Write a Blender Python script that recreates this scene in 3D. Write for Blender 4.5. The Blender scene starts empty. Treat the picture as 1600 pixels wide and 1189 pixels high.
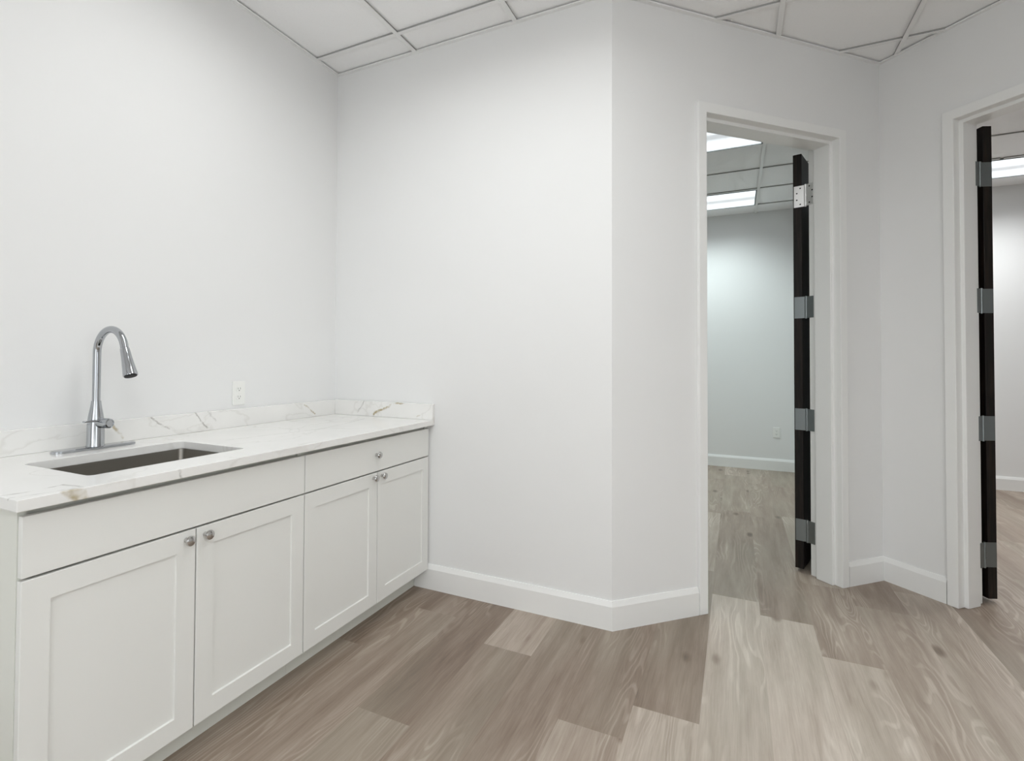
import bpy, bmesh, math, random
from math import sin, cos, pi, radians, sqrt
from mathutils import Vector, Matrix

scene = bpy.context.scene
S = sqrt(.5)

# ------------------------------------------------------------------ camera
YAW, PITCH, ROLL = .4574, .0182, .0049
CAMPOS = Vector((2.1765, -2.4611, 1.2401))
FPX, PPX, PPY = 818.19, 747.54, 547.81
cam_data = bpy.data.cameras.new('camera')
cam = bpy.data.objects.new('camera', cam_data)
scene.collection.objects.link(cam)
r0 = Vector((cos(YAW), sin(YAW), 0)); f0 = Vector((-sin(YAW), cos(YAW), 0)); u0 = Vector((0, 0, 1))
f2 = cos(PITCH)*f0 + sin(PITCH)*u0
u2 = -sin(PITCH)*f0 + cos(PITCH)*u0
r3 = cos(ROLL)*r0 + sin(ROLL)*u2
u3 = -sin(ROLL)*r0 + cos(ROLL)*u2
M = Matrix.Identity(4)
for i in range(3):
    M[i][0], M[i][1], M[i][2], M[i][3] = r3[i], u3[i], -f2[i], CAMPOS[i]
cam.matrix_world = M
cam_data.sensor_width = 36
cam_data.sensor_fit = 'HORIZONTAL'
cam_data.lens = FPX/1600*36
cam_data.shift_x = (800-PPX)/1600
cam_data.shift_y = -(594.5-PPY)/1600
cam_data.clip_start = .01
scene.camera = cam

# ------------------------------------------------------------------ world, exposure
world = bpy.data.worlds.new('world'); scene.world = world; world.use_nodes = True
world.node_tree.nodes['Background'].inputs[0].default_value = (.92, .965, 1, 1)
world.node_tree.nodes['Background'].inputs[1].default_value = 2.5
vs = scene.view_settings
vs.view_transform = 'Standard'; vs.look = 'None'; vs.gamma = 1; vs.use_curve_mapping = False
vs.exposure = 0.11
# light of the ceiling fixtures: watts, colour, spread (degrees)
ROOM_LIGHT = (17.5, (.95, .98, 1), 165)
SIDE_FILL_WINDOW = (-3.2, -2.1, .7, 2.6)        # y0, y1, z0, z1 of the window added for fill light in the side wall
REAR_FILL_WINDOW = (.9, 2.7, .3, 2.6)          # x0, x1, z0, z1 of the window added for fill light in the rear wall
OFFICE_LIGHT = (16.6, (.85, .975, .985), 125)
OFFICE2_LIGHT = (18.2, (.96, .985, 1), 125)

# ------------------------------------------------------------------ dimensions
H = 2.966                       # ceiling
X1 = 1.6574                     # end of the back wall
L3 = 1.794                      # angled wall
T = .154                        # wall thickness
CX, CY = X1+S*L3, S*L3          # inner corner of the nook
XR = CX+S*L3                    # right wall of the room
YB = -4.6                       # rear wall
YF = 4.40                       # far wall of the offices
XO = 6.3
HC = .914                       # worktop height
XF, XC, XT = .6725, .7011, .5836
ZD, ZB, ZT = .7173, .1061, .8663
DOOR_H = 2.485
D1 = (.537, 1.452)              # opening of the first frame along the angled wall
D2 = (.372, 1.281)

def F3(t, off, z): return Vector((X1+S*t+S*off, S*t-S*off, z))
def F4(t, off, z): return Vector((CX+S*t-S*off, CY-S*t-S*off, z))

# ------------------------------------------------------------------ materials
def srgb(r, g, b):
    f = lambda c: (c/255/12.92) if c/255 <= .04045 else ((c/255+.055)/1.055)**2.4
    return (f(r), f(g), f(b), 1)

class NT:
    def __init__(s, name):
        s.m = bpy.data.materials.new(name); s.m.use_nodes = True
        s.t = s.m.node_tree; s.b = s.t.nodes['Principled BSDF']
        s.out = s.t.nodes['Material Output']
    def n(s, typ, **kw):
        nd = s.t.nodes.new(typ)
        for k, v in kw.items(): setattr(nd, k, v)
        return nd
    def l(s, a, b): s.t.links.new(a, b)
    def set(s, sock, v):
        if isinstance(v, bpy.types.NodeSocket): s.l(v, sock)
        else: sock.default_value = v
    def math(s, op, a, b=None, clamp=False):
        nd = s.n('ShaderNodeMath', operation=op, use_clamp=clamp)
        s.set(nd.inputs[0], a)
        if b is not None: s.set(nd.inputs[1], b)
        return nd.outputs[0]
    def vmath(s, op, a, b=None, scale=None):
        nd = s.n('ShaderNodeVectorMath', operation=op)
        s.set(nd.inputs[0], a)
        if b is not None: s.set(nd.inputs[1], b)
        if scale is not None: s.set(nd.inputs['Scale'], scale)
        return nd.outputs['Value'] if op in ('DOT_PRODUCT', 'LENGTH', 'DISTANCE') else nd.outputs['Vector']
    def noise(s, vec, scale, detail=2, rough=.5, dist=0):
        nd = s.n('ShaderNodeTexNoise')
        if vec is not None: s.l(vec, nd.inputs['Vector'])
        nd.inputs['Scale'].default_value = scale; nd.inputs['Detail'].default_value = detail
        nd.inputs['Roughness'].default_value = rough; nd.inputs['Distortion'].default_value = dist
        return nd.outputs[0], nd.outputs[1]
    def ramp(s, fac, a, b, ca=0., cb=1., smooth=True):
        nd = s.n('ShaderNodeMapRange', interpolation_type='SMOOTHSTEP' if smooth else 'LINEAR')
        s.set(nd.inputs[0], fac)
        for i, v in zip((1, 2, 3, 4), (a, b, ca, cb)): nd.inputs[i].default_value = v
        return nd.outputs[0]
    def mix(s, fac, a, b, mode='MIX'):
        nd = s.n('ShaderNodeMix', data_type='RGBA', blend_type=mode)
        s.set(nd.inputs[0], fac); s.set(nd.inputs[6], a); s.set(nd.inputs[7], b)
        return nd.outputs[2]
    def bump(s, h, strength=.1, dist=.002):
        nd = s.n('ShaderNodeBump'); s.l(h, nd.inputs['Height'])
        nd.inputs['Strength'].default_value = strength; nd.inputs['Distance'].default_value = dist
        s.l(nd.outputs[0], s.b.inputs['Normal'])
    def pos(s):
        return s.n('ShaderNodeNewGeometry').outputs['Position']
    def objco(s):
        return s.n('ShaderNodeTexCoord').outputs['Object']

def simple(name, col, rough=.5, metal=0, bumpscale=None, bumpstr=.05, var=.0, spec=.5):
    k = NT(name); b = k.b
    b.inputs['Base Color'].default_value = col
    b.inputs['Roughness'].default_value = rough; b.inputs['Metallic'].default_value = metal
    b.inputs['Specular IOR Level'].default_value = spec
    p = k.pos()
    if var:
        f, _ = k.noise(p, 3, 3)
        c2 = tuple(c*(1-var) for c in col[:3])+(1,)
        k.l(k.mix(f, col, c2), b.inputs['Base Color'])
    if bumpscale:
        f, _ = k.noise(p, bumpscale, 3)
        k.bump(f, bumpstr, .001)
    return k.m

MAT = {}
MAT['wall'] = simple('wall_paint', srgb(234, 234, 233), .55, bumpscale=260, bumpstr=.06, var=.012, spec=.35)
MAT['trim'] = simple('trim_paint', srgb(238, 238, 236), .32, bumpscale=90, bumpstr=.02, var=.01)
MAT['cab'] = simple('cabinet_paint', srgb(233, 233, 229), .35, bumpscale=120, bumpstr=.015, var=.01)
MAT['cabside'] = simple('shaded_side_laminate', srgb(226, 227, 219), .4, bumpscale=120, bumpstr=.015, var=.01)  # greenish grey of the shaded sides put into the laminate colour
MAT['chrome'] = simple('chrome', (.45, .465, .485, 1), .045, 1, var=.03)
MAT['nickel'] = simple('polished_nickel', (.55, .54, .53, 1), .16, 1, var=.05)
MAT['steel'] = simple('brushed_steel', (.24, .225, .20, 1), .36, 1, bumpscale=400, bumpstr=.04, var=.05)
MAT['hinge'] = simple('satin_hinge_metal', (.27, .295, .30, 1), .42, 1, bumpscale=300, bumpstr=.04, var=.08)
MAT['hinge_bright'] = simple('bright_hinge_metal', (.82, .82, .81, 1), .35, .7, var=.05)
MAT['screw'] = simple('dark_screw', (.05, .05, .05, 1), .4, .8, var=.1)
MAT['rubber'] = simple('black_rubber', (.02, .02, .02, 1), .6, var=.1)
MAT['plate'] = simple('white_plastic', srgb(240, 240, 236), .3, bumpscale=60, bumpstr=.01, var=.01)
MAT['slot'] = simple('dark_slot', srgb(70, 70, 66), .6, var=.1)
MAT['tee'] = simple('ceiling_tee', srgb(240, 240, 239), .45, var=.02)
MAT['tile_edge_shade'] = simple('tile_edge_shade_grey', srgb(165, 165, 163), .9, var=.1, spec=.1)  # dark grey gives the tile edges their reveal shadow beside each tee
MAT['fixture'] = simple('fixture_metal', srgb(120, 126, 126), .4, var=.02)

def ceiling_tile():
    k = NT('ceiling_tile'); p = k.pos()
    f, _ = k.noise(p, 420, 3, .7); g, _ = k.noise(p, 110, 3, .6)
    pits = k.math('MULTIPLY', k.ramp(f, .60, .70), k.ramp(g, .45, .6))
    c = k.mix(pits, srgb(250, 250, 250), srgb(214, 214, 213))
    k.l(c, k.b.inputs['Base Color']); k.b.inputs['Roughness'].default_value = .9
    k.b.inputs['Specular IOR Level'].default_value = .1
    k.bump(k.math('MULTIPLY', f, -1.), .25, .002)
    return k.m
MAT['tile'] = ceiling_tile()

def door_wood():
    k = NT('espresso_door_wood'); p = k.pos()
    st = k.vmath('MULTIPLY', p, (14, 14, .8))
    f, _ = k.noise(st, 6, 5, .6, .5)
    k.l(k.mix(k.ramp(f, .35, .75), srgb(17, 14, 13), srgb(40, 31, 25)), k.b.inputs['Base Color'])
    k.b.inputs['Roughness'].default_value = .5; k.b.inputs['Specular IOR Level'].default_value = .25
    k.bump(f, .15, .001)
    return k.m
MAT['door'] = door_wood()

def floor_wood():
    k = NT('oak_vinyl_planks')
    uv = k.n('ShaderNodeUVMap', uv_map='plank').outputs[0]          # metres along / across the plank
    tone = k.n('ShaderNodeAttribute', attribute_name='tone').outputs['Fac']
    seed = k.n('ShaderNodeAttribute', attribute_name='seed').outputs['Fac']
    off = k.n('ShaderNodeCombineXYZ')
    k.l(k.math('MULTIPLY', seed, 37.), off.inputs[0]); k.l(k.math('MULTIPLY', seed, 91.), off.inputs[2])
    q = k.vmath('ADD', uv, off.outputs[0])
    # broad streaks along the board
    s1 = k.vmath('MULTIPLY', q, (9, .9, 1)); n1, _ = k.noise(s1, 1.6, 4, .55, .4)
    # fine pores
    s2 = k.vmath('MULTIPLY', q, (150, 4, 1)); n2, _ = k.noise(s2, 1.4, 3, .6)
    # cathedral figure: bands of a warped distance field
    w, wc = k.noise(k.vmath('MULTIPLY', q, (6, 1.5, 1)), 1.1, 2, .5)
    s3 = k.vmath('ADD', k.vmath('MULTIPLY', q, (8, .42, 1)), k.vmath('SCALE', wc, scale=.7))
    d, _ = k.noise(s3, 1.0, 1, .4)
    rings = k.math('SINE', k.math('MULTIPLY', d, 130.))
    fig_mask = k.ramp(k.noise(k.vmath('MULTIPLY', q, (4, .8, 1)), 1.3, 1)[0], .46, .62)
    fig = k.math('MULTIPLY', k.ramp(rings, .1, 1.), fig_mask)
    # knots
    kn = k.n('ShaderNodeTexVoronoi'); kn.inputs['Scale'].default_value = 1.0
    k.l(k.vmath('MULTIPLY', q, (4.4, 1.9, 1)), kn.inputs['Vector'])
    knot = k.ramp(k.math('ADD', kn.outputs['Distance'], k.math('MULTIPLY', n1, .10)), .085, .19, 1., 0.)
    t = k.math('ADD', tone, k.math('MULTIPLY', k.math('SUBTRACT', n1, .5), .62))
    t = k.math('ADD', t, k.math('MULTIPLY', k.math('SUBTRACT', n2, .5), .34))
    n4, _ = k.noise(k.vmath('MULTIPLY', q, (34, 3.2, 1)), 1.5, 4, .65, .8)
    t = k.math('ADD', t, k.math('MULTIPLY', k.math('SUBTRACT', n4, .5), .26))
    t = k.math('ADD', t, k.math('MULTIPLY', fig, .16))
    t = k.math('SUBTRACT', t, k.math('MULTIPLY', knot, .42), True)
    cr = k.n('ShaderNodeValToRGB'); k.l(t, cr.inputs[0])
    e = cr.color_ramp; e.elements[0].position = 0; e.elements[0].color = srgb(84, 69, 58)
    e.elements[1].position = 1; e.elements[1].color = srgb(203, 192, 180)
    for ps, c in ((.3, (126, 109, 95)), (.55, (154, 139, 125)), (.78, (180, 167, 154))):
        x = e.elements.new(ps); x.color = srgb(*c)
    # some boards lean to green-grey
    grey = k.ramp(k.noise(k.vmath('MULTIPLY', q, (2, .6, 1)), 1.2, 2)[0], .45, .7, 0, .35)
    col = k.mix(grey, cr.outputs[0], k.mix(.6, cr.outputs[0], srgb(160, 158, 142)))
    gap = k.n('ShaderNodeAttribute', attribute_name='gap').outputs['Fac']
    k.l(col, k.b.inputs['Base Color'])
    k.l(k.ramp(n2, .2, .8, .36, .50), k.b.inputs['Roughness'])
    k.b.inputs['Specular IOR Level'].default_value = .5
    k.bump(n2, .06, .001)
    return k.m
MAT['floor'] = floor_wood()

def quartz():
    k = NT('veined_quartz'); p = k.pos()
    _, nc = k.noise(p, 9, 3, .6)
    _, nf = k.noise(p, 60, 2, .6)
    wob = k.vmath('ADD', k.vmath('SCALE', k.vmath('SUBTRACT', nc, (.5, .5, .5)), scale=.042),
                  k.vmath('SCALE', k.vmath('SUBTRACT', nf, (.5, .5, .5)), scale=.011))
    q = k.vmath('ADD', p, wob)
    base = k.mix(k.noise(p, 5, 4)[0], srgb(243, 242, 239), srgb(230, 229, 226))
    # soft clouded thin veins everywhere
    f, _ = k.noise(k.vmath('MULTIPLY', q, (2.2, 1.4, 2.2)), 1.6, 3, .5, .6)
    soft = k.ramp(k.math('ABSOLUTE', k.math('SUBTRACT', f, .5)), .0, .018, .22, 0.)
    col = k.mix(soft, base, srgb(196, 192, 184))
    patch, _ = k.noise(p, 34, 2)
    def vein(a, b, w, c, strength):
        a = Vector(a); b = Vector(b); ba = b-a
        pa = k.vmath('SUBTRACT', q, tuple(a))
        h = k.math('MULTIPLY', k.vmath('DOT_PRODUCT', pa, tuple(ba)), 1/ba.length_squared, True)
        cl = k.n('ShaderNodeVectorMath', operation='SCALE'); cl.inputs[0].default_value = ba; k.l(h, cl.inputs['Scale'])
        dd = k.vmath('LENGTH', k.vmath('SUBTRACT', pa, cl.outputs['Vector']))
        m = k.ramp(dd, w*.3, w*1.25, strength, 0.)
        m = k.math('MULTIPLY', m, k.ramp(patch, .3, .6, .35, 1.))
        return c, m
    gold = srgb(168, 152, 112); grey = srgb(158, 154, 148); dark = srgb(132, 126, 116)
    B = .02; top = HC+.0861
    segs = [
        ((B, -1.285, top), (B, -1.225, .93), .007, gold, .75),
        ((B, -1.12, top-.005), (B, -1.02, .93), .0045, grey, .75),
        ((B, -.93, top), (B, -.87, .93), .0045, grey, .7),
        ((B, -.86, top), (B, -.82, .95), .004, grey, .4),
        ((B, -.27, top-.01), (B, -.19, .93), .005, gold, .75),
        ((.24, -B, top), (.19, -B, .93), .005, grey, .6),
        ((.43, -B, top-.012), (.31, -B, .925), .008, gold, .95),
        ((.52, -B, top), (.43, -B, top-.012), .006, gold, .9),
        ((XC, -1.755, HC), (XC, -1.725, HC-.03), .012, gold, .85),
        ((XC, -1.735, HC), (XC, -1.700, HC-.03), .010, gold, .7),
        ((XC, -1.46, HC), (XC, -1.45, HC-.03), .005, grey, .7),
        ((XC, -.52, HC), (XC, -.50, HC-.03), .005, gold, .6),
        ((.62, -1.85, HC), (.62, -1.72, HC), .006, grey, .6),
        ((.62, -1.72, HC), (XC, -1.71, HC), .008, grey, .5),
        ((.66, -1.85, HC), (.69, -1.70, HC), .004, grey, .45),
        ((.12, -1.16, HC), (.16, -1.08, HC), .006, gold, .5),
        ((.34, -1.02, HC), (.43, -.55, HC), .006, grey, .3),
        ((.43, -.55, HC), (.31, -.02, HC), .006, grey, .3),
        ((XC, -.05, HC+.05), (.60, -B, .93), .005, gold, .4),
    ]
    for s in segs:
        c, m = vein(*s)
        col = k.mix(m, col, c)
    k.l(col, k.b.inputs['Base Color'])
    k.b.inputs['Roughness'].default_value = .16
    return k.m
MAT['quartz'] = quartz()

def lens_mat(name, tint, lo, hi):
    # lamp lens: bright bands where the tubes run, dimmer between them
    k = NT(name); o = k.objco()
    sx = k.n('ShaderNodeSeparateXYZ'); k.l(o, sx.inputs[0])
    y = sx.outputs[1]
    band = k.ramp(k.math('ABSOLUTE', y), .035, .06, 0., 1.)
    edge = k.ramp(k.math('ABSOLUTE', k.math('SUBTRACT', k.math('ABSOLUTE', y), .165)), .03, .1, 1., .72)
    x = k.math('ABSOLUTE', k.math('SUBTRACT', k.math('FRACT', k.math('MULTIPLY', sx.outputs[0], 6.)), .5))
    tick = k.ramp(x, .46, .49, 1., .9)
    st = k.math('MULTIPLY', k.math('MULTIPLY', k.math('ADD', k.math('MULTIPLY', band, hi-lo), lo), edge), tick)
    k.b.inputs['Base Color'].default_value = (.8, .8, .8, 1)
    k.b.inputs['Emission Color'].default_value = tint
    k.l(st, k.b.inputs['Emission Strength'])
    return k.m
MAT['lens_cool'] = lens_mat('cool_lamp_lens', (.88, .945, 1, 1), .62, 1.08)
MAT['lens_warm'] = lens_mat('neutral_lamp_lens', (1, .985, .95, 1), .9, 1.6)

# ------------------------------------------------------------------ helpers
COL = scene.collection
def link(name, bm, mat, parent=None, smooth=False, bevel=0, seg=2):
    me = bpy.data.meshes.new(name)
    bmesh.ops.recalc_face_normals(bm, faces=bm.faces)
    bm.to_mesh(me); bm.free()
    o = bpy.data.objects.new(name, me); COL.objects.link(o)
    if mat: me.materials.append(MAT[mat] if isinstance(mat, str) else mat)
    if smooth:
        for pl in me.polygons: pl.use_smooth = True
    if bevel:
        md = o.modifiers.new('bevel', 'BEVEL'); md.width = bevel; md.segments = seg
        md.limit_method = 'ANGLE'; md.angle_limit = radians(35)
    if parent: o.parent = parent
    return o
def empty(name, loc=(0, 0, 0)):
    o = bpy.data.objects.new(name, None); COL.objects.link(o); o.location = loc
    o.empty_display_size = .05
    return o
def tag(o, label=None, cat=None, group=None, kind=None):
    if label: o['label'] = label
    if cat: o['category'] = cat
    if group: o['group'] = group
    if kind: o['kind'] = kind
    return o
def struct(o, label, cat): return tag(o, label, cat, kind='structure')
def box(bm, a, b, fn=None):
    vs = [Vector((x, y, z)) for x in (a[0], b[0]) for y in (a[1], b[1]) for z in (a[2], b[2])]
    if fn: vs = [Vector(fn(*v)) for v in vs]
    v = [bm.verts.new(p) for p in vs]
    for f in ((0, 1, 3, 2), (4, 6, 7, 5), (0, 4, 5, 1), (2, 3, 7, 6), (0, 2, 6, 4), (1, 5, 7, 3)):
        bm.faces.new([v[i] for i in f])
def prism(bm, pts, z0, z1):
    a = [bm.verts.new((x, y, z0)) for x, y in pts]; b = [bm.verts.new((x, y, z1)) for x, y in pts]
    n = len(pts)
    bm.faces.new(a[::-1]); bm.faces.new(b)
    for i in range(n): bm.faces.new((a[i], a[(i+1) % n], b[(i+1) % n], b[i]))
def extrude_path(bm, prof, frames, closed_prof=True, caps=True):
    # prof points mapped by each frame function -> rings joined
    rings = [[bm.verts.new(f(*p)) for p in prof] for f in frames]
    n = len(prof)
    for r, q in zip(rings, rings[1:]):
        for i in range(n if closed_prof else n-1):
            bm.faces.new((r[i], r[(i+1) % n], q[(i+1) % n], q[i]))
    if caps: bm.faces.new(rings[0]); bm.faces.new(rings[-1][::-1])
def lathe(bm, prof, seg=32, mat=None):
    # prof: (r, z); mat maps local to final
    rings = []
    for r, z in prof:
        if r < 1e-6:
            p = Vector((0, 0, z)); rings.append([bm.verts.new(mat @ p if mat else p)])
        else:
            ring = []
            for i in range(seg):
                a = 2*pi*i/seg; p = Vector((r*cos(a), r*sin(a), z))
                ring.append(bm.verts.new(mat @ p if mat else p))
            rings.append(ring)
    for A, B in zip(rings, rings[1:]):
        if len(A) == 1 and len(B) == 1: continue
        for i in range(seg):
            j = (i+1) % seg
            if len(A) == 1: bm.faces.new((A[0], B[i], B[j]))
            elif len(B) == 1: bm.faces.new((A[i], A[j], B[0]))
            else: bm.faces.new((A[i], A[j], B[j], B[i]))
    if len(rings[0]) > 1: bm.faces.new(rings[0][::-1])
    if len(rings[-1]) > 1: bm.faces.new(rings[-1])
def tube(bm, pts, rad, seg=24):
    # swept circle along points lying in an xz plane
    rings = []
    for i, p in enumerate(pts):
        t = (pts[min(i+1, len(pts)-1)]-pts[max(i-1, 0)]).normalized()
        s = Vector((0, 1, 0)); u = t.cross(s).normalized()
        r = rad[i] if isinstance(rad, (list, tuple)) else rad
        rings.append([bm.verts.new(p+r*(cos(2*pi*k/seg)*s+sin(2*pi*k/seg)*u)) for k in range(seg)])
    for A, B in zip(rings, rings[1:]):
        for i in range(seg):
            j = (i+1) % seg; bm.faces.new((A[i], A[j], B[j], B[i]))
    bm.faces.new(rings[0][::-1]); bm.faces.new(rings[-1])
def autosmooth(o, ang=40):
    me = o.data
    for pl in me.polygons: pl.use_smooth = True
    bm = bmesh.new(); bm.from_mesh(me)
    for e in bm.edges:
        if len(e.link_faces) == 2 and e.calc_face_angle(0) > radians(ang): e.smooth = False
    bm.to_mesh(me); bm.free()
    return o

# ------------------------------------------------------------------ floor: one surface of planks, every board its own tone
random.seed(5)
W = .2195
FX0, FX1, FY0, FY1 = -.134, XO+.13, YB-.13, YF+.13
bm = bmesh.new()
uvl = bm.loops.layers.uv.new('plank')
lt = bm.faces.layers.float.new('tone'); ls = bm.faces.layers.float.new('seed')
# known joints per row (row k spans 1.40+W*k ... +W): list of (y of joint, tone of the board nearer the viewer than that joint); last tone = farthest board; office boards toned darker for the weaker light there
known = {
    -5: ([-1.35, -.10], [.42, .34, .40]), -4: ([-.62, .9], [.50, .36, .4]), -3: ([-1.55, -.22], [.46, .50, .40]),
    -2: ([-.95, .6], [.52, .38, .5]), -1: ([-.37, 1.0], [.42, .66, .5]), 0: ([-1.75, .7], [.40, .43, .5]),
    1: ([-.69, .8], [.64, .42, .5]), 2: ([-.50, .95], [.74, .40, .6]), 3: ([-1.25, .62, 2.4], [.66, .74, .42, .46]),
    4: ([.47, 2.3], [.78, .40, .46]), 5: ([.18, 1.0, 2.4], [.76, .50, .62, .45]), 6: ([-.62, .80], [.70, .58, .45]),
    7: ([-.3, 1.1], [.62, .64, .6]), 8: ([.05, 1.6], [.52, .44, .55]), 9: ([.5, 2.2], [.52, .56, .5]),
}
k0 = int(math.floor((FX0-1.40)/W)); k1 = int(math.ceil((FX1-1.40)/W))
for k in range(k0, k1):
    xa, xb = max(1.40+W*k, FX0), min(1.40+W*(k+1), FX1)
    if k in known:
        js, tones = list(known[k][0]), list(known[k][1])
    else:
        js, tones = [random.uniform(-1.2, 0)], [random.uniform(.35, .65), random.uniform(.35, .65)]
    while js[0] > FY0+1.5: js.insert(0, js[0]-random.uniform(1.1, 1.5)); tones.insert(0, random.uniform(.4, .7))
    while js[-1] < FY1-1.5: js.append(js[-1]+random.uniform(1.1, 1.5)); tones.append(random.uniform(.4, .6))
    js = [FY0]+[j for j in js if FY0 < j < FY1]+[FY1]
    for i in range(len(js)-1):
        v = [bm.verts.new((x, y, 0)) for x, y in ((xa, js[i]), (xb, js[i]), (xb, js[i+1]), (xa, js[i+1]))]
        f = bm.faces.new(v); f[lt] = tones[min(i, len(tones)-1)]; f[ls] = random.random()
        for lp, (a, b) in zip(f.loops, ((0, 0), (1, 0), (1, 1), (0, 1))):
            lp[uvl].uv = (a*W, js[i+b]-js[i])
bot = [bm.verts.new((x, y, -.08)) for x, y in ((FX0, FY0), (FX0, FY1), (FX1, FY1), (FX1, FY0))]
fb = bm.faces.new(bot)
me = bpy.data.meshes.new('floor'); bm.to_mesh(me); bm.free()
me.materials.append(MAT['floor'])
floor = bpy.data.objects.new('floor', me); COL.objects.link(floor)
struct(floor, 'grey-brown oak plank floor running through both doorways', 'floor')

# ------------------------------------------------------------------ walls
def off_poly(pts, d):
    # outward offset of an open chain (room on the right-hand side when walking it)
    out = []
    for i, p in enumerate(pts):
        p = Vector(p)
        ns = []
        for a, b in ((i-1, i), (i, i+1)):
            if a >= 0 and b < len(pts):
                t = (Vector(pts[b])-Vector(pts[a])).normalized(); ns.append(Vector((-t.y, t.x)))
        if len(ns) == 1: out.append(p+ns[0]*d)
        else:
            m = (ns[0]+ns[1]).normalized(); out.append(p+m*(d/m.dot(ns[0])))
    return out
chain = [(0, YB), (0, 0), (X1, 0), (CX, CY), (XR, 0), (XR, YB), (0, YB)]
# closed loop: walk with repeated ends to get mitres everywhere
ext = [chain[-2]]+chain+[chain[1]]
offs = off_poly(ext, T)[1:-1]
TOPZ = H+.05
def wall(name, i, label, parts=None):
    a, b = Vector(chain[i]), Vector(chain[i+1]); ao, bo = offs[i], offs[i+1]
    bm = bmesh.new()
    if parts is None: prism(bm, [a, b, bo, ao], 0, TOPZ)
    else:
        t0, t1, zt = parts
        d = (b-a).normalized(); n = Vector((-d.y, d.x))*T
        p0, p1 = a+d*t0, a+d*t1
        prism(bm, [a, p0, p0+n, ao], 0, TOPZ)
        prism(bm, [p1, b, bo, p1+n], 0, TOPZ)
        prism(bm, [p0, p1, p1+n, p0+n], zt, TOPZ)
    o = link(name, bm, 'wall'); return struct(o, label, 'wall')
wall('wall_left', 0, 'long white wall behind the sink counter')
wall('wall_back', 1, 'white wall at the right end of the counter, up to the outer corner')
wall('wall_angled', 2, 'white angled wall holding the nearer doorway', (D1[0]-.032, D1[1]+.032, DOOR_H+.032))
wall('wall_right', 3, 'white wall holding the doorway at the right edge', (D2[0]-.032, D2[1]+.032, DOOR_H+.032))
wx0, wx1, rz0, rz1 = REAR_FILL_WINDOW
bm = bmesh.new()
for a, b in (((-T, 0), (wx0, TOPZ)), ((wx1, 0), (XR, TOPZ)), ((wx0, 0), (wx1, rz0)), ((wx0, rz1), (wx1, TOPZ))):
    box(bm, (a[0], YB-T, a[1]), (b[0], YB, b[1]))
struct(link('wall_rear', bm, 'wall'), 'white rear wall behind the viewer', 'wall')
bm = bmesh.new()
for a, b in (((wx0, rz0), (wx1, rz0+.06)), ((wx0, rz1-.06), (wx1, rz1)), ((wx0, rz0+.06), (wx0+.06, rz1-.06)), ((wx1-.06, rz0+.06), (wx1, rz1-.06)),
             (((wx0+wx1)/2-.03, rz0+.06), ((wx0+wx1)/2+.03, rz1-.06))):
    box(bm, (a[0], YB-T+.03, a[1]), (b[0], YB-T+.09, b[1]))
struct(link('fill_window_1', bm, 'trim'), 'added fill-light window in the rear wall behind the viewer', 'window')
def portal(w, h, loc, rot):
    pl = bpy.data.lights.new('portal', 'AREA'); pl.shape = 'RECTANGLE'; pl.size = w; pl.size_y = h; pl.cycles.is_portal = True
    po = bpy.data.objects.new('portal', pl); COL.objects.link(po); po.location = loc; po.rotation_euler = rot
portal(wx1-wx0, rz1-rz0, ((wx0+wx1)/2, YB-T, (rz0+rz1)/2), (pi/2, 0, 0))
wy0, wy1, wz0, wz1 = SIDE_FILL_WINDOW
bm = bmesh.new()
so0, so1 = offs[4], offs[5]
prism(bm, [(XR, 0), (XR, wy1), (XR+T, wy1), (so0.x, so0.y)], 0, TOPZ)
prism(bm, [(XR, wy0), (XR, YB), (so1.x, so1.y), (XR+T, wy0)], 0, TOPZ)
box(bm, (XR, wy0, 0), (XR+T, wy1, wz0)); box(bm, (XR, wy0, wz1), (XR+T, wy1, TOPZ))
struct(link('wall_side', bm, 'wall'), 'white side wall of the room, outside the picture', 'wall')
bm = bmesh.new()
for a, b in (((wy0, wz0), (wy1, wz0+.06)), ((wy0, wz1-.06), (wy1, wz1)), ((wy0, wz0+.06), (wy0+.06, wz1-.06)), ((wy1-.06, wz0+.06), (wy1, wz1-.06)),
             (((wy0+wy1)/2-.03, wz0+.06), ((wy0+wy1)/2+.03, wz1-.06))):
    box(bm, (XR+.04, a[0], a[1]), (XR+.10, b[0], b[1]))
struct(link('fill_window_2', bm, 'trim'), 'added fill-light window in the side wall, outside the picture', 'window')
portal(wz1-wz0, wy1-wy0, (XR+T, (wy0+wy1)/2, (wz0+wz1)/2), (0, pi/2, 0))
bm = bmesh.new(); box(bm, (-T, YF, 0), (XO+.13, YF+.13, TOPZ))
struct(link('wall_far', bm, 'wall'), 'pale far wall of the two offices', 'wall')
bm = bmesh.new(); prism(bm, [(CX-.06, CY+T/S-.06), (CX, CY+T/S), (CX+.06, CY+T/S-.06), (CX+.06, YF), (CX-.06, YF)], 0, TOPZ)
struct(link('wall_divider', bm, 'wall'), 'wall dividing the two offices', 'wall')
bm = bmesh.new(); box(bm, (-T, T, 0), (0, YF, TOPZ))
struct(link('wall_office_left', bm, 'wall'), 'left wall of the first office', 'wall')
bm = bmesh.new(); box(bm, (XO, -.0, 0), (XO+.13, YF, TOPZ))
struct(link('wall_office_right', bm, 'wall'), 'right wall of the second office', 'wall')
bm = bmesh.new(); box(bm, (XR+T+.06, 0, 0), (XO, T, TOPZ))
struct(link('wall_office_front', bm, 'wall'), 'near wall of the second office', 'wall')

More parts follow.
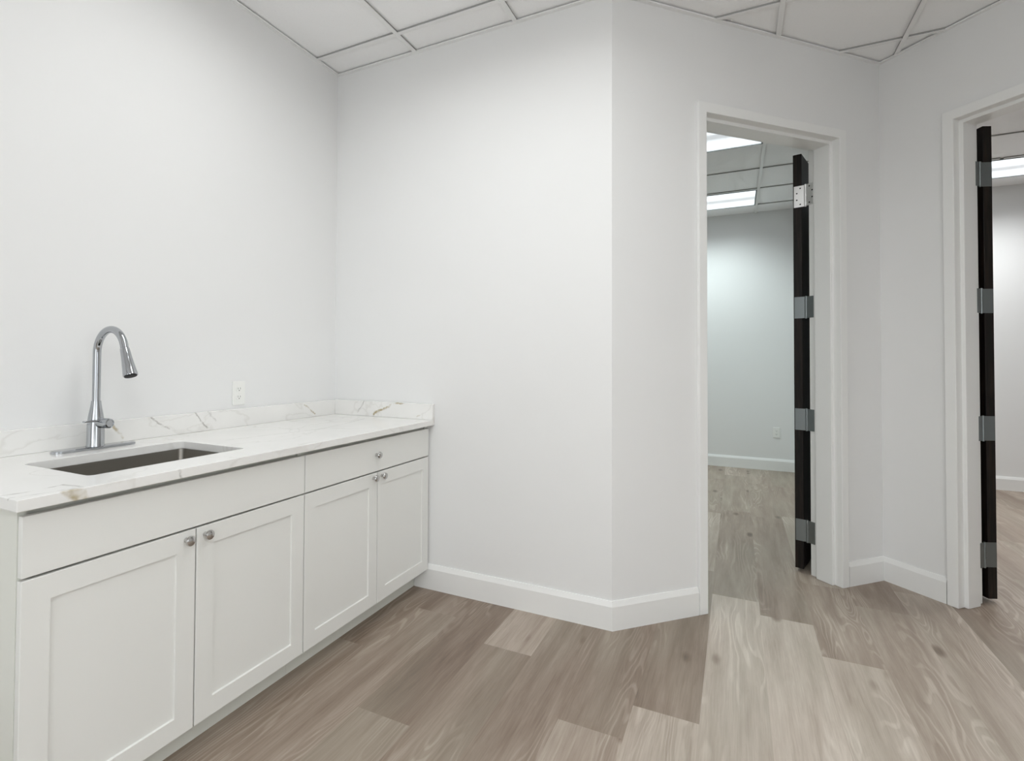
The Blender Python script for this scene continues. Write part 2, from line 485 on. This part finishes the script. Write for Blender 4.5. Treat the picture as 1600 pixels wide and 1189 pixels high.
# ------------------------------------------------------------------ ceiling with its grid
GX0, GY0, G = .566, -.19, .606
bm = bmesh.new()
box(bm, (FX0, FY0, H+.012), (FX1, FY1, H+.05))
ceil = struct(link('ceiling', bm, 'tile'), 'white suspended ceiling of square mineral tiles', 'ceiling')
tw = .012
bm = bmesh.new(); bc = bmesh.new(); be = bmesh.new()
for k in range(-2, 11):
    x = GX0+G*k
    if FX0 < x < FX1:
        ye = 0 if k in (6, 8) else FY1
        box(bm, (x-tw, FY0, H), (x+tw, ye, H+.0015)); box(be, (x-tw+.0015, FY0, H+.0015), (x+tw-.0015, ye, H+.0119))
for k in range(-8, 9):
    y = GY0+G*k
    if FY0 < y < FY1:
        for j in range(-2, 11):
            xa, xb = max(GX0+G*j+tw+.001, FX0), min(GX0+G*(j+1)-tw-.001, FX1)
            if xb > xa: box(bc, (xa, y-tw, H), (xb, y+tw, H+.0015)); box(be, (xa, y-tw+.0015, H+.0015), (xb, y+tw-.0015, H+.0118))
link('ceiling_grid', bm, 'tee', ceil)
link('ceiling_grid', bc, 'tee', ceil)
link('tile_edge_shade', be, 'tile_edge_shade', ceil)
# wall angle round the room
bm = bmesh.new()
inn = off_poly(ext, -.020)[1:-1]
for i in range(len(chain)-1):
    prism(bm, [Vector(chain[i]), Vector(chain[i+1]), inn[i+1], inn[i]], H-.0015, H+.005)
struct(link('trim_1', bm, 'tee'), 'thin white wall angle round the edge of the ceiling', 'ceiling trim')

# ------------------------------------------------------------------ baseboards
BP = [(0, 0), (.015, 0), (.015, .108), (.006, .132), (0, .132)]
def baseboard(name, pts, label, caps=True):
    bm = bmesh.new(); rings = []
    offc = {d: off_poly(pts, -d) for d in {p[0] for p in BP}}
    rings = [[bm.verts.new((offc[d][i].x, offc[d][i].y, z)) for d, z in BP] for i in range(len(pts))]
    n = len(BP)
    for r, q in zip(rings, rings[1:]):
        for i in range(n): bm.faces.new((r[i], r[(i+1) % n], q[(i+1) % n], q[i]))
    bm.faces.new(rings[0]); bm.faces.new(rings[-1][::-1])
    return struct(link(name, bm, 'trim'), label, 'baseboard')
p3 = lambda t: (X1+S*t, S*t); p4 = lambda t: (CX+S*t, CY-S*t)
baseboard('baseboard_back', [(XT+.004, 0), (X1, 0), p3(D1[0]-.052)], 'white baseboard from the cabinets round the corner to the nearer doorway')
baseboard('baseboard_corner', [p3(D1[1]+.056), (CX, CY), p4(D2[0]-.054)], 'short white baseboard in the corner between the two doorways')
baseboard('baseboard_right', [p4(D2[1]+.054), (XR, 0), (XR, YB)], 'white baseboard on the walls outside the picture')
baseboard('baseboard_far', [(0, T+.2), (0, YF), (CX-.06, YF), (CX-.06, CY+T/S)], 'white baseboard along the far wall of the first office')
baseboard('baseboard_far', [(CX+.06, CY+T/S), (CX+.06, YF), (XO, YF), (XO, T)], 'white baseboard along the far wall of the second office')

# ------------------------------------------------------------------ door frames (double-rabbet frame round each opening)
FP = [(.05, 0), (.05, .018), (0, .018), (0, -.028), (-.018, -.028), (-.018, -.125), (0, -.125), (0, -.172), (.05, -.172), (.05, -.154), (.031, -.154), (.031, 0)]
def frame(name, F, D, label):
    bm = bmesh.new()
    extrude_path(bm, FP, [lambda u, o: F(D[0]-u, o, 0), lambda u, o: F(D[0]-u, o, DOOR_H+u),
                          lambda u, o: F(D[1]+u, o, DOOR_H+u), lambda u, o: F(D[1]+u, o, 0)])
    return struct(link(name, bm, 'trim', bevel=.0025), label, 'door frame')
frame('trim_2', F3, D1, 'white painted frame round the nearer doorway')
frame('trim_3', F4, D2, 'white painted frame round the doorway at the right edge')

# ------------------------------------------------------------------ doors with hinges
def door(name, F, D, hinge_right, angle, label, bright_top):
    # local frame at the hinge pin: +X from the pin across the opening when closed, +Y out into the office
    PO = .020
    th = D[1] if hinge_right else D[0]
    sgn = -1 if hinge_right else 1
    piv = F(th, -.172-PO, 0)
    ex = (F(th+sgn, 0, 0)-F(th, 0, 0)); ey = (F(0, -1, 0)-F(0, 0, 0))
    base = Matrix.Identity(4)
    for i in range(3): base[i][0], base[i][1], base[i][2], base[i][3] = ex[i], ey[i], (0, 0, 1)[i], piv[i]
    a = radians(angle)
    rot = Matrix.Rotation(a, 4, 'Z')
    op = base @ rot
    w = .900; z0, z1 = .020, DOOR_H-.003
    def L(m): return lambda x, y, z: m @ Vector((x, y, z))
    bm = bmesh.new(); box(bm, (.004, -PO-.045, z0), (.004+w, -PO, z1), L(op))
    leaf = struct(link(name, bm, 'door', bevel=.0015, seg=1), label, 'door')
    for i, z in enumerate((.247, .899, 1.562, 2.226)):
        bright = bright_top and i == 3
        mt = 'hinge_bright' if bright else 'hinge'
        hh = .0635
        bm = bmesh.new()
        # plate on the door edge and on the jamb
        box(bm, (.0012, -PO-.040, z-hh), (.0042, -PO+.001, z+hh), L(op))
        box(bm, (.0012, -PO+.001, z-hh), (.0042, .004, z+hh), L(op))
        box(bm, (-.0005, -PO-.028, z-hh), (.0025, .004, z+hh), L(base))
        # knuckle in five lengths
        for q in range(5):
            a0 = z-hh+q*2*hh/5+.0008; a1 = z-hh+(q+1)*2*hh/5-.0008
            lathe(bm, [(.0075, a0), (.0075, a1)], 16, Matrix.Translation(piv))
        lathe(bm, [(.0055, z-hh-.003), (.0055, z+hh+.003)], 12, Matrix.Translation(piv))
        h = link('hinge', bm, mt, leaf)
        h['label'] = 'bright polished hinge with screws showing' if bright else 'satin grey hinge'
        if bright:
            for mm, xx, sg in ((op, .0010, -1), (base, .0027, 1)):
                for dy, dz in ((-.013, .048), (-.031, .020), (-.013, -.048), (-.031, -.020)):
                    bm = bmesh.new()
                    lathe(bm, [(0, -.001), (.0042, -.0006), (.0046, .0006), (0, .0008)], 12,
                          mm @ Matrix.Translation((xx, -PO+dy+.006, z+dz)) @ Matrix.Rotation(pi/2, 4, 'Y'))
                    link('screw', bm, 'screw', h)
    return leaf
door('door_1', F3, D1, True, 151, 'dark espresso wooden door swung open behind the nearer doorway', True)
door('door_2', F4, D2, False, 158, 'dark espresso wooden door swung open behind the right doorway', False)

# ------------------------------------------------------------------ ceiling lights
def troffer(x0, y0, spec, mat, label, group, dim=1.0):
    p, c, spread = spec
    xa, xb, ya, yb = x0+tw, x0+2*G-tw, y0+tw, y0+G-tw
    t = empty('ceiling_light', ((xa+xb)/2, (ya+yb)/2, H-.004)); tag(t, label, 'ceiling light', group)
    hx, hy = (xb-xa)/2, (yb-ya)/2
    bm = bmesh.new(); fw = .012
    for a, b in (((-hx, -hy), (hx, -hy+fw)), ((-hx, hy-fw), (hx, hy)), ((-hx, -hy+fw), (-hx+fw, hy-fw)), ((hx-fw, -hy+fw), (hx, hy-fw))):
        box(bm, (a[0], a[1], 0), (b[0], b[1], .0155))
    link('frame', bm, 'fixture', t)
    bm = bmesh.new(); box(bm, (-hx+fw, -hy+fw, .004), (hx-fw, hy-fw, .0092))
    link('diffuser', bm, mat, t)
    ld = bpy.data.lights.new('lamp', 'AREA'); ld.shape = 'RECTANGLE'; ld.size = 2*(hx-fw); ld.size_y = 2*(hy-fw)
    ld.energy = p*dim; ld.color = c; ld.spread = radians(spread)
    lo = bpy.data.objects.new('lamp', ld); COL.objects.link(lo); lo.parent = t; lo.location = (0, 0, .002)
    return t
gx = lambda k: GX0+G*k
gy = lambda k: GY0+G*k
OG = 'recessed lights in the office ceilings'
troffer(gx(1), gy(3), OFFICE_LIGHT, 'lens_cool', 'recessed ceiling light at the top of the nearer doorway, nearest the frame', OG)
troffer(gx(1), gy(6), OFFICE_LIGHT, 'lens_cool', 'recessed ceiling light near the far wall seen through the nearer doorway', OG)
troffer(gx(5), gy(6), OFFICE2_LIGHT, 'lens_cool', 'recessed ceiling light seen through the right doorway beside the dark door', OG)
troffer(gx(5), gy(3), OFFICE2_LIGHT, 'lens_cool', 'recessed ceiling light in the right office, hidden above the doorway', OG)
RG = 'recessed lights of the counter room'
troffer(gx(0), gy(-2), ROOM_LIGHT, 'lens_warm', 'recessed ceiling light overhead in front of the counter, above the picture', RG, .53)
troffer(gx(2), gy(-2), ROOM_LIGHT, 'lens_warm', 'added recessed ceiling light overhead in the middle of the room, above the picture', RG, .30)  # unseen fixture, added to brighten the room
troffer(gx(4), gy(-6), ROOM_LIGHT, 'lens_warm', 'added recessed ceiling light behind the viewer', RG, 2.4)  # unseen fixture, added as strong fill from the rear

# ------------------------------------------------------------------ base cabinets
def knob(parent, y, z):
    bm = bmesh.new()
    m = Matrix.Translation((XF, y, z)) @ Matrix.Rotation(pi/2, 4, 'Y')
    lathe(bm, [(0, -.001), (.0075, -.001), (.0070, .003), (.0052, .008), (.0056, .013), (.0120, .0165), (.0150, .0195), (.0155, .0225), (.0140, .0260), (.0085, .0290), (0, .0300)], 28, m)
    o = autosmooth(link('knob', bm, 'nickel', parent), 30)
    o['label'] = 'small round polished metal knob'
    return o
def shaker(parent, ya, yb, za, zb, hinge_left_knob):
    xb, xf, rec, st = XF-.019, XF, .0065, .060
    bm = bmesh.new()
    # back panel and the four rails as one mesh with a sunk field
    outer = [(ya, za), (yb, za), (yb, zb), (ya, zb)]
    i1 = [(ya+st, za+st), (yb-st, za+st), (yb-st, zb-st), (ya+st, zb-st)]
    i2 = [(a+sy*.0015, b+sz*.0015) for (a, b), (sy, sz) in zip(i1, ((1, 1), (-1, 1), (-1, -1), (1, -1)))]
    e = .0012
    oe = [(a+sy*e, b+sz*e) for (a, b), (sy, sz) in zip(outer, ((1, 1), (-1, 1), (-1, -1), (1, -1)))]
    R = [[bm.verts.new((x, y, z)) for y, z in lp] for lp, x in ((outer, xb), (outer, xf-e), (oe, xf), (i1, xf), (i2, xf-rec))]
    for A, B in zip(R, R[1:]):
        for i in range(4):
            j = (i+1) % 4; bm.faces.new((A[i], A[j], B[j], B[i]))
    bm.faces.new(R[0][::-1]); bm.faces.new(R[-1])
    o = link('door', bm, 'cab', parent)
    return o
def slab(name, parent, ya, yb, za, zb):
    bm = bmesh.new(); box(bm, (XF-.019, ya, za), (XF, yb, zb))
    return link(name, bm, 'cab', parent, bevel=.0012)
def cabinet(ya, yb, ymid, label, drawer, kz):
    g = .0022
    t = empty('base_cabinet', (0, (ya+yb)/2, 0)); tag(t, label, 'cabinet', 'white shaker base cabinets')
    P = bpy.data.objects
    lo = (0, -(ya+yb)/2, 0)
    xb = XF-.021; ct = HC-.0290
    bm = bmesh.new(); pt = .018
    side = [(.002, 0), (XT-.014, 0), (XT-.014, ZB), (xb, ZB), (xb, ct), (.002, ct)]
    yR = -.002 if yb > -.1 else yb-.0005
    for y in (ya+.0005, yR-pt):
        a = [bm.verts.new((x, y, z)) for x, z in side]; b = [bm.verts.new((x, y+pt, z)) for x, z in side]
        bm.faces.new(a); bm.faces.new(b[::-1])
        for i in range(6): bm.faces.new((a[i], b[i], b[(i+1) % 6], a[(i+1) % 6]))
    yi, yj = ya+.0005+pt, yR-pt
    box(bm, (.002, yi, ZB), (xb-.0005, yj, ZB+.018))            # bottom
    box(bm, (.002, yi, ZB+.018), (.010, yj, ct))                # back
    box(bm, (xb-.030, yi, ct-.05), (xb-.012, yj, ct))           # top rail
    link('body', bm, 'cabside', t).location = lo
    bm = bmesh.new(); box(bm, (XT-.013, ya+.0005, 0), (XT, yR, ZB-.001))
    link('toe_kick', bm, 'cabside', t).location = lo
    if drawer:
        d = slab('drawer', t, ya+g, yb-g, ZD+.0035, ZT); d.location = lo
        knob(d, ymid-.012, (ZD+ZT)/2+.006)
    else:
        slab('false_drawer_front', t, ya+g, yb-g, ZD+.0035, ZT).location = lo
    for a, b, ky in ((ya+g, ymid-g, ymid-.034), (ymid+g, yb-g, ymid+.030)):
        d = shaker(t, a, b, ZB, ZD-.003, None); d.location = lo
        knob(d, ky, kz)
    return t
cabinet(-1.826, -.9252, -1.3798, 'white sink base cabinet with blank top panel and two shaker doors', False, .6885)
cabinet(-.9252, -.0121, -.4643, 'white base cabinet with one drawer and two shaker doors, in the corner', True, .6935)

# ------------------------------------------------------------------ countertop with sink cut-out
YC0 = -1.8469
SX0, SX1, SY0, SY1 = .205, .565, -1.628, -1.112
def rrect(x0, x1, y0, y1, r, n=6):
    pts = []
    for cx, cy, a0 in ((x1-r, y1-r, 0), (x0+r, y1-r, pi/2), (x0+r, y0+r, pi), (x1-r, y0+r, 3*pi/2)):
        for i in range(n+1):
            a = a0+pi/2*i/n; pts.append((cx+r*cos(a), cy+r*sin(a)))
    return pts
ct = empty('countertop', (.35, -.92, HC-.0288)); tag(ct, 'white quartz worktop with grey and gold veins and an upstand', 'countertop')
cl = (-.35, .92, -(HC-.0288))
hole = rrect(SX0, SX1, SY0, SY1, .018)
outer = [(XC, -.0015), (.0015, -.0015), (.0015, YC0), (XC, YC0)]
def slab_with_hole(z0, z1):
    bm = bmesh.new()
    n = 7
    O0 = [bm.verts.new((x, y, z0)) for x, y in outer]; O1 = [bm.verts.new((x, y, z1)) for x, y in outer]
    I0 = [bm.verts.new((x, y, z0)) for x, y in hole]; I1 = [bm.verts.new((x, y, z1)) for x, y in hole]
    for i in range(4): bm.faces.new((O0[i], O0[(i+1) % 4], O1[(i+1) % 4], O1[i]))
    for i in range(len(hole)): bm.faces.new((I0[i], I1[i], I1[(i+1) % len(hole)], I0[(i+1) % len(hole)]))
    for O, I in ((O0, I0), (O1, I1)):
        for c in range(4):
            arc = I[c*n:(c+1)*n]
            for a, b in zip(arc, arc[1:]): bm.faces.new((O[c], a, b))
            nx = I[((c+1)*n) % len(hole)]
            bm.faces.new((O[c], arc[-1], nx, O[(c+1) % 4]))
    return bm
link('slab', slab_with_hole(HC-.0288, HC), 'quartz', ct, bevel=.002).location = cl
bm = bmesh.new(); box(bm, (.0015, YC0, HC+.0002), (.0205, -.0015, HC+.0861))
link('backsplash', bm, 'quartz', ct, bevel=.0015).location = cl
bm = bmesh.new(); box(bm, (.0207, -.0205, HC+.0002), (XC, -.0015, HC+.0861))
link('backsplash', bm, 'quartz', ct, bevel=.0015).location = cl

# ------------------------------------------------------------------ sink
sk = empty('sink', ((SX0+SX1)/2, (SY0+SY1)/2, HC-.22)); tag(sk, 'stainless steel undermount sink set in the white worktop', 'sink')
bm = bmesh.new()
zt, zb = HC-.0295, HC-.215
loops = [(rrect(SX0-.02, SX1+.02, SY0-.02, SY1+.02, .03), zt), (rrect(SX0-.002, SX1+.002, SY0-.002, SY1+.002, .02), zt),
         (rrect(SX0-.001, SX1+.001, SY0-.001, SY1+.001, .02), zt-.004), (rrect(SX0+.003, SX1-.003, SY0+.003, SY1-.003, .022), zb+.015),
         (rrect(SX0+.015, SX1-.015, SY0+.015, SY1-.015, .02), zb), (rrect(.36, .41, -1.395, -1.345, .0249), zb-.004)]
RR = [[bm.verts.new((x, y, z)) for x, y in lp] for lp, z in loops]
for A, B in zip(RR, RR[1:]):
    m = len(A)
    for i in range(m): bm.faces.new((A[i], A[(i+1) % m], B[(i+1) % m], B[i]))
bm.faces.new(RR[-1])
o = link('basin', bm, 'steel', sk); o.location = (-(SX0+SX1)/2, -(SY0+SY1)/2, -(HC-.22))
md = o.modifiers.new('solid', 'SOLIDIFY'); md.thickness = .0012; md.offset = -1
autosmooth(o, 50)
bm = bmesh.new(); lathe(bm, [(.042, 0), (.044, .002), (.034, .003), (.030, -.002), (0, -.002)], 32, Matrix.Translation((.385, -1.37, zb-.0015)))
o = link('drain', bm, 'chrome', sk); o.location = (-(SX0+SX1)/2, -(SY0+SY1)/2, -(HC-.22)); autosmooth(o, 40)

# ------------------------------------------------------------------ faucet
FX, FY = .095, -1.367
fa = empty('faucet', (FX, FY, HC)); tag(fa, 'chrome gooseneck kitchen faucet with pull-down spray head behind the sink', 'faucet')
bm = bmesh.new()
lp = [rrect(-.027+d, .027-d, -.137+d, .137-d, .0269-d) for d in (0, 0, .004)]
zz = (0.0003, .007, .0095)
RR = [[bm.verts.new((x, y, z)) for x, y in l] for l, z in zip(lp, zz)]
for A, B in zip(RR, RR[1:]):
    m = len(A)
    for i in range(m): bm.faces.new((A[i], A[(i+1) % m], B[(i+1) % m], B[i]))
bm.faces.new(RR[0][::-1]); bm.faces.new(RR[-1])
autosmooth(link('base_plate', bm, 'chrome', fa), 30)
bm = bmesh.new()
lathe(bm, [(.0290, .0082), (.0290, .012), (.0275, .016), (.0265, .085), (.0250, .105), (.0225, .122), (.0185, .145), (.0162, .160), (.0150, .172)], 36)
autosmooth(link('body', bm, 'chrome', fa), 35)
# neck: upright tube, half-round arch, short run down to the spray head
pts = [Vector((0, 0, .165)), Vector((0, 0, .22)), Vector((0, 0, .30)), Vector((0, 0, .345))]
R = .084
for i in range(1, 25):
    a = pi*(1-i/24*.93)
    pts.append(Vector((R+R*cos(a), 0, .345+R*sin(a))))
bm = bmesh.new(); tube(bm, pts, .0128)
autosmooth(link('neck', bm, 'chrome', fa), 40)
endp = pts[-1]; dirn = (pts[-1]-pts[-2]).normalized(); dirn = (dirn+Vector((.10, 0, 0))).normalized()
rotm = Vector((0, 0, 1)).rotation_difference(dirn).to_matrix().to_4x4()
hm = Matrix.Translation(endp) @ rotm
bm = bmesh.new()
lathe(bm, [(.0118, -.001), (.0118, .002), (.0140, .0025), (.0150, .012), (.0165, .040), (.0200, .075), (.0225, .100), (.0222, .104), (.0195, .1045)], 32, hm)
sh = autosmooth(link('spray_head', bm, 'chrome', fa), 35)
bm = bmesh.new(); lathe(bm, [(0, .102), (.0192, .102), (.0192, .1065), (.014, .1080), (0, .1075)], 32, hm)
autosmooth(link('nozzle', bm, 'rubber', sh), 35)
bm = bmesh.new()
lathe(bm, [(.0165, .0), (.0180, .010), (.0180, .052), (.0168, .0575), (.0130, .0590), (.0125, .0575), (0, .0575)], 32, Matrix.Translation((.010, .002, .093)) @ Matrix.Rotation(radians(9), 4, 'Z') @ Matrix.Rotation(pi/2, 4, 'Y'))
hd = autosmooth(link('handle', bm, 'chrome', fa), 35)
bm = bmesh.new()
m = Matrix.Translation((.034, .002, .1035)) @ Matrix.Rotation(radians(-88), 4, 'Z')
box(bm, (-.01, -.009, -.005), (.062, .009, .004), lambda x, y, z: m @ Vector((x, y*(1-.25*max(x, 0)/.062), z*(1-.3*max(x, 0)/.062))))
autosmooth(link('lever', bm, 'chrome', hd, bevel=.003, seg=3), 50)

# ------------------------------------------------------------------ wall outlets
def outlet(m, label):
    t = empty('wall_outlet'); t.matrix_world = m; tag(t, label, 'outlet', 'duplex wall outlets')
    bm = bmesh.new(); box(bm, (-.035, -.0575, .0003), (.035, .0575, .006))
    link('cover_plate', bm, 'plate', t, bevel=.0025)
    for s in (1, -1):
        bm = bmesh.new()
        lp = rrect(-.0165, .0165, s*.0195-.0135, s*.0195+.0135, .011)
        a = [bm.verts.new((x, y, .0055)) for x, y in lp]; b = [bm.verts.new((x, y, .0072)) for x, y in lp]
        bm.faces.new(a[::-1]); bm.faces.new(b)
        for i in range(len(lp)): bm.faces.new((a[i], a[(i+1) % len(lp)], b[(i+1) % len(lp)], b[i]))
        so = link('socket', bm, 'plate', t)
        for x in (-.0065, .0065):
            bm = bmesh.new(); box(bm, (x-.001, s*.0195-.001, .0070), (x+.001, s*.0195+.0075, .0074)); link('slot', bm, 'slot', so)
        bm = bmesh.new(); lathe(bm, [(.0026, .0070), (.0026, .0074)], 12, Matrix.Translation((0, s*.0195-.0065, 0))); link('slot', bm, 'slot', so)
    bm = bmesh.new(); lathe(bm, [(.003, .0058), (.003, .0066), (0, .0068)], 12); link('screw', bm, 'plate', t)
# left wall: local x -> +y, y -> z, z -> +x
outlet(Matrix(((0, 0, 1, .0), (1, 0, 0, -.686), (0, 1, 0, 1.074), (0, 0, 0, 1))), 'white duplex outlet above the upstand on the counter wall')
outlet(Matrix(((1, 0, 0, 2.585), (0, 0, -1, YF), (0, 1, 0, .432), (0, 0, 0, 1))), 'white duplex outlet low on the office far wall')
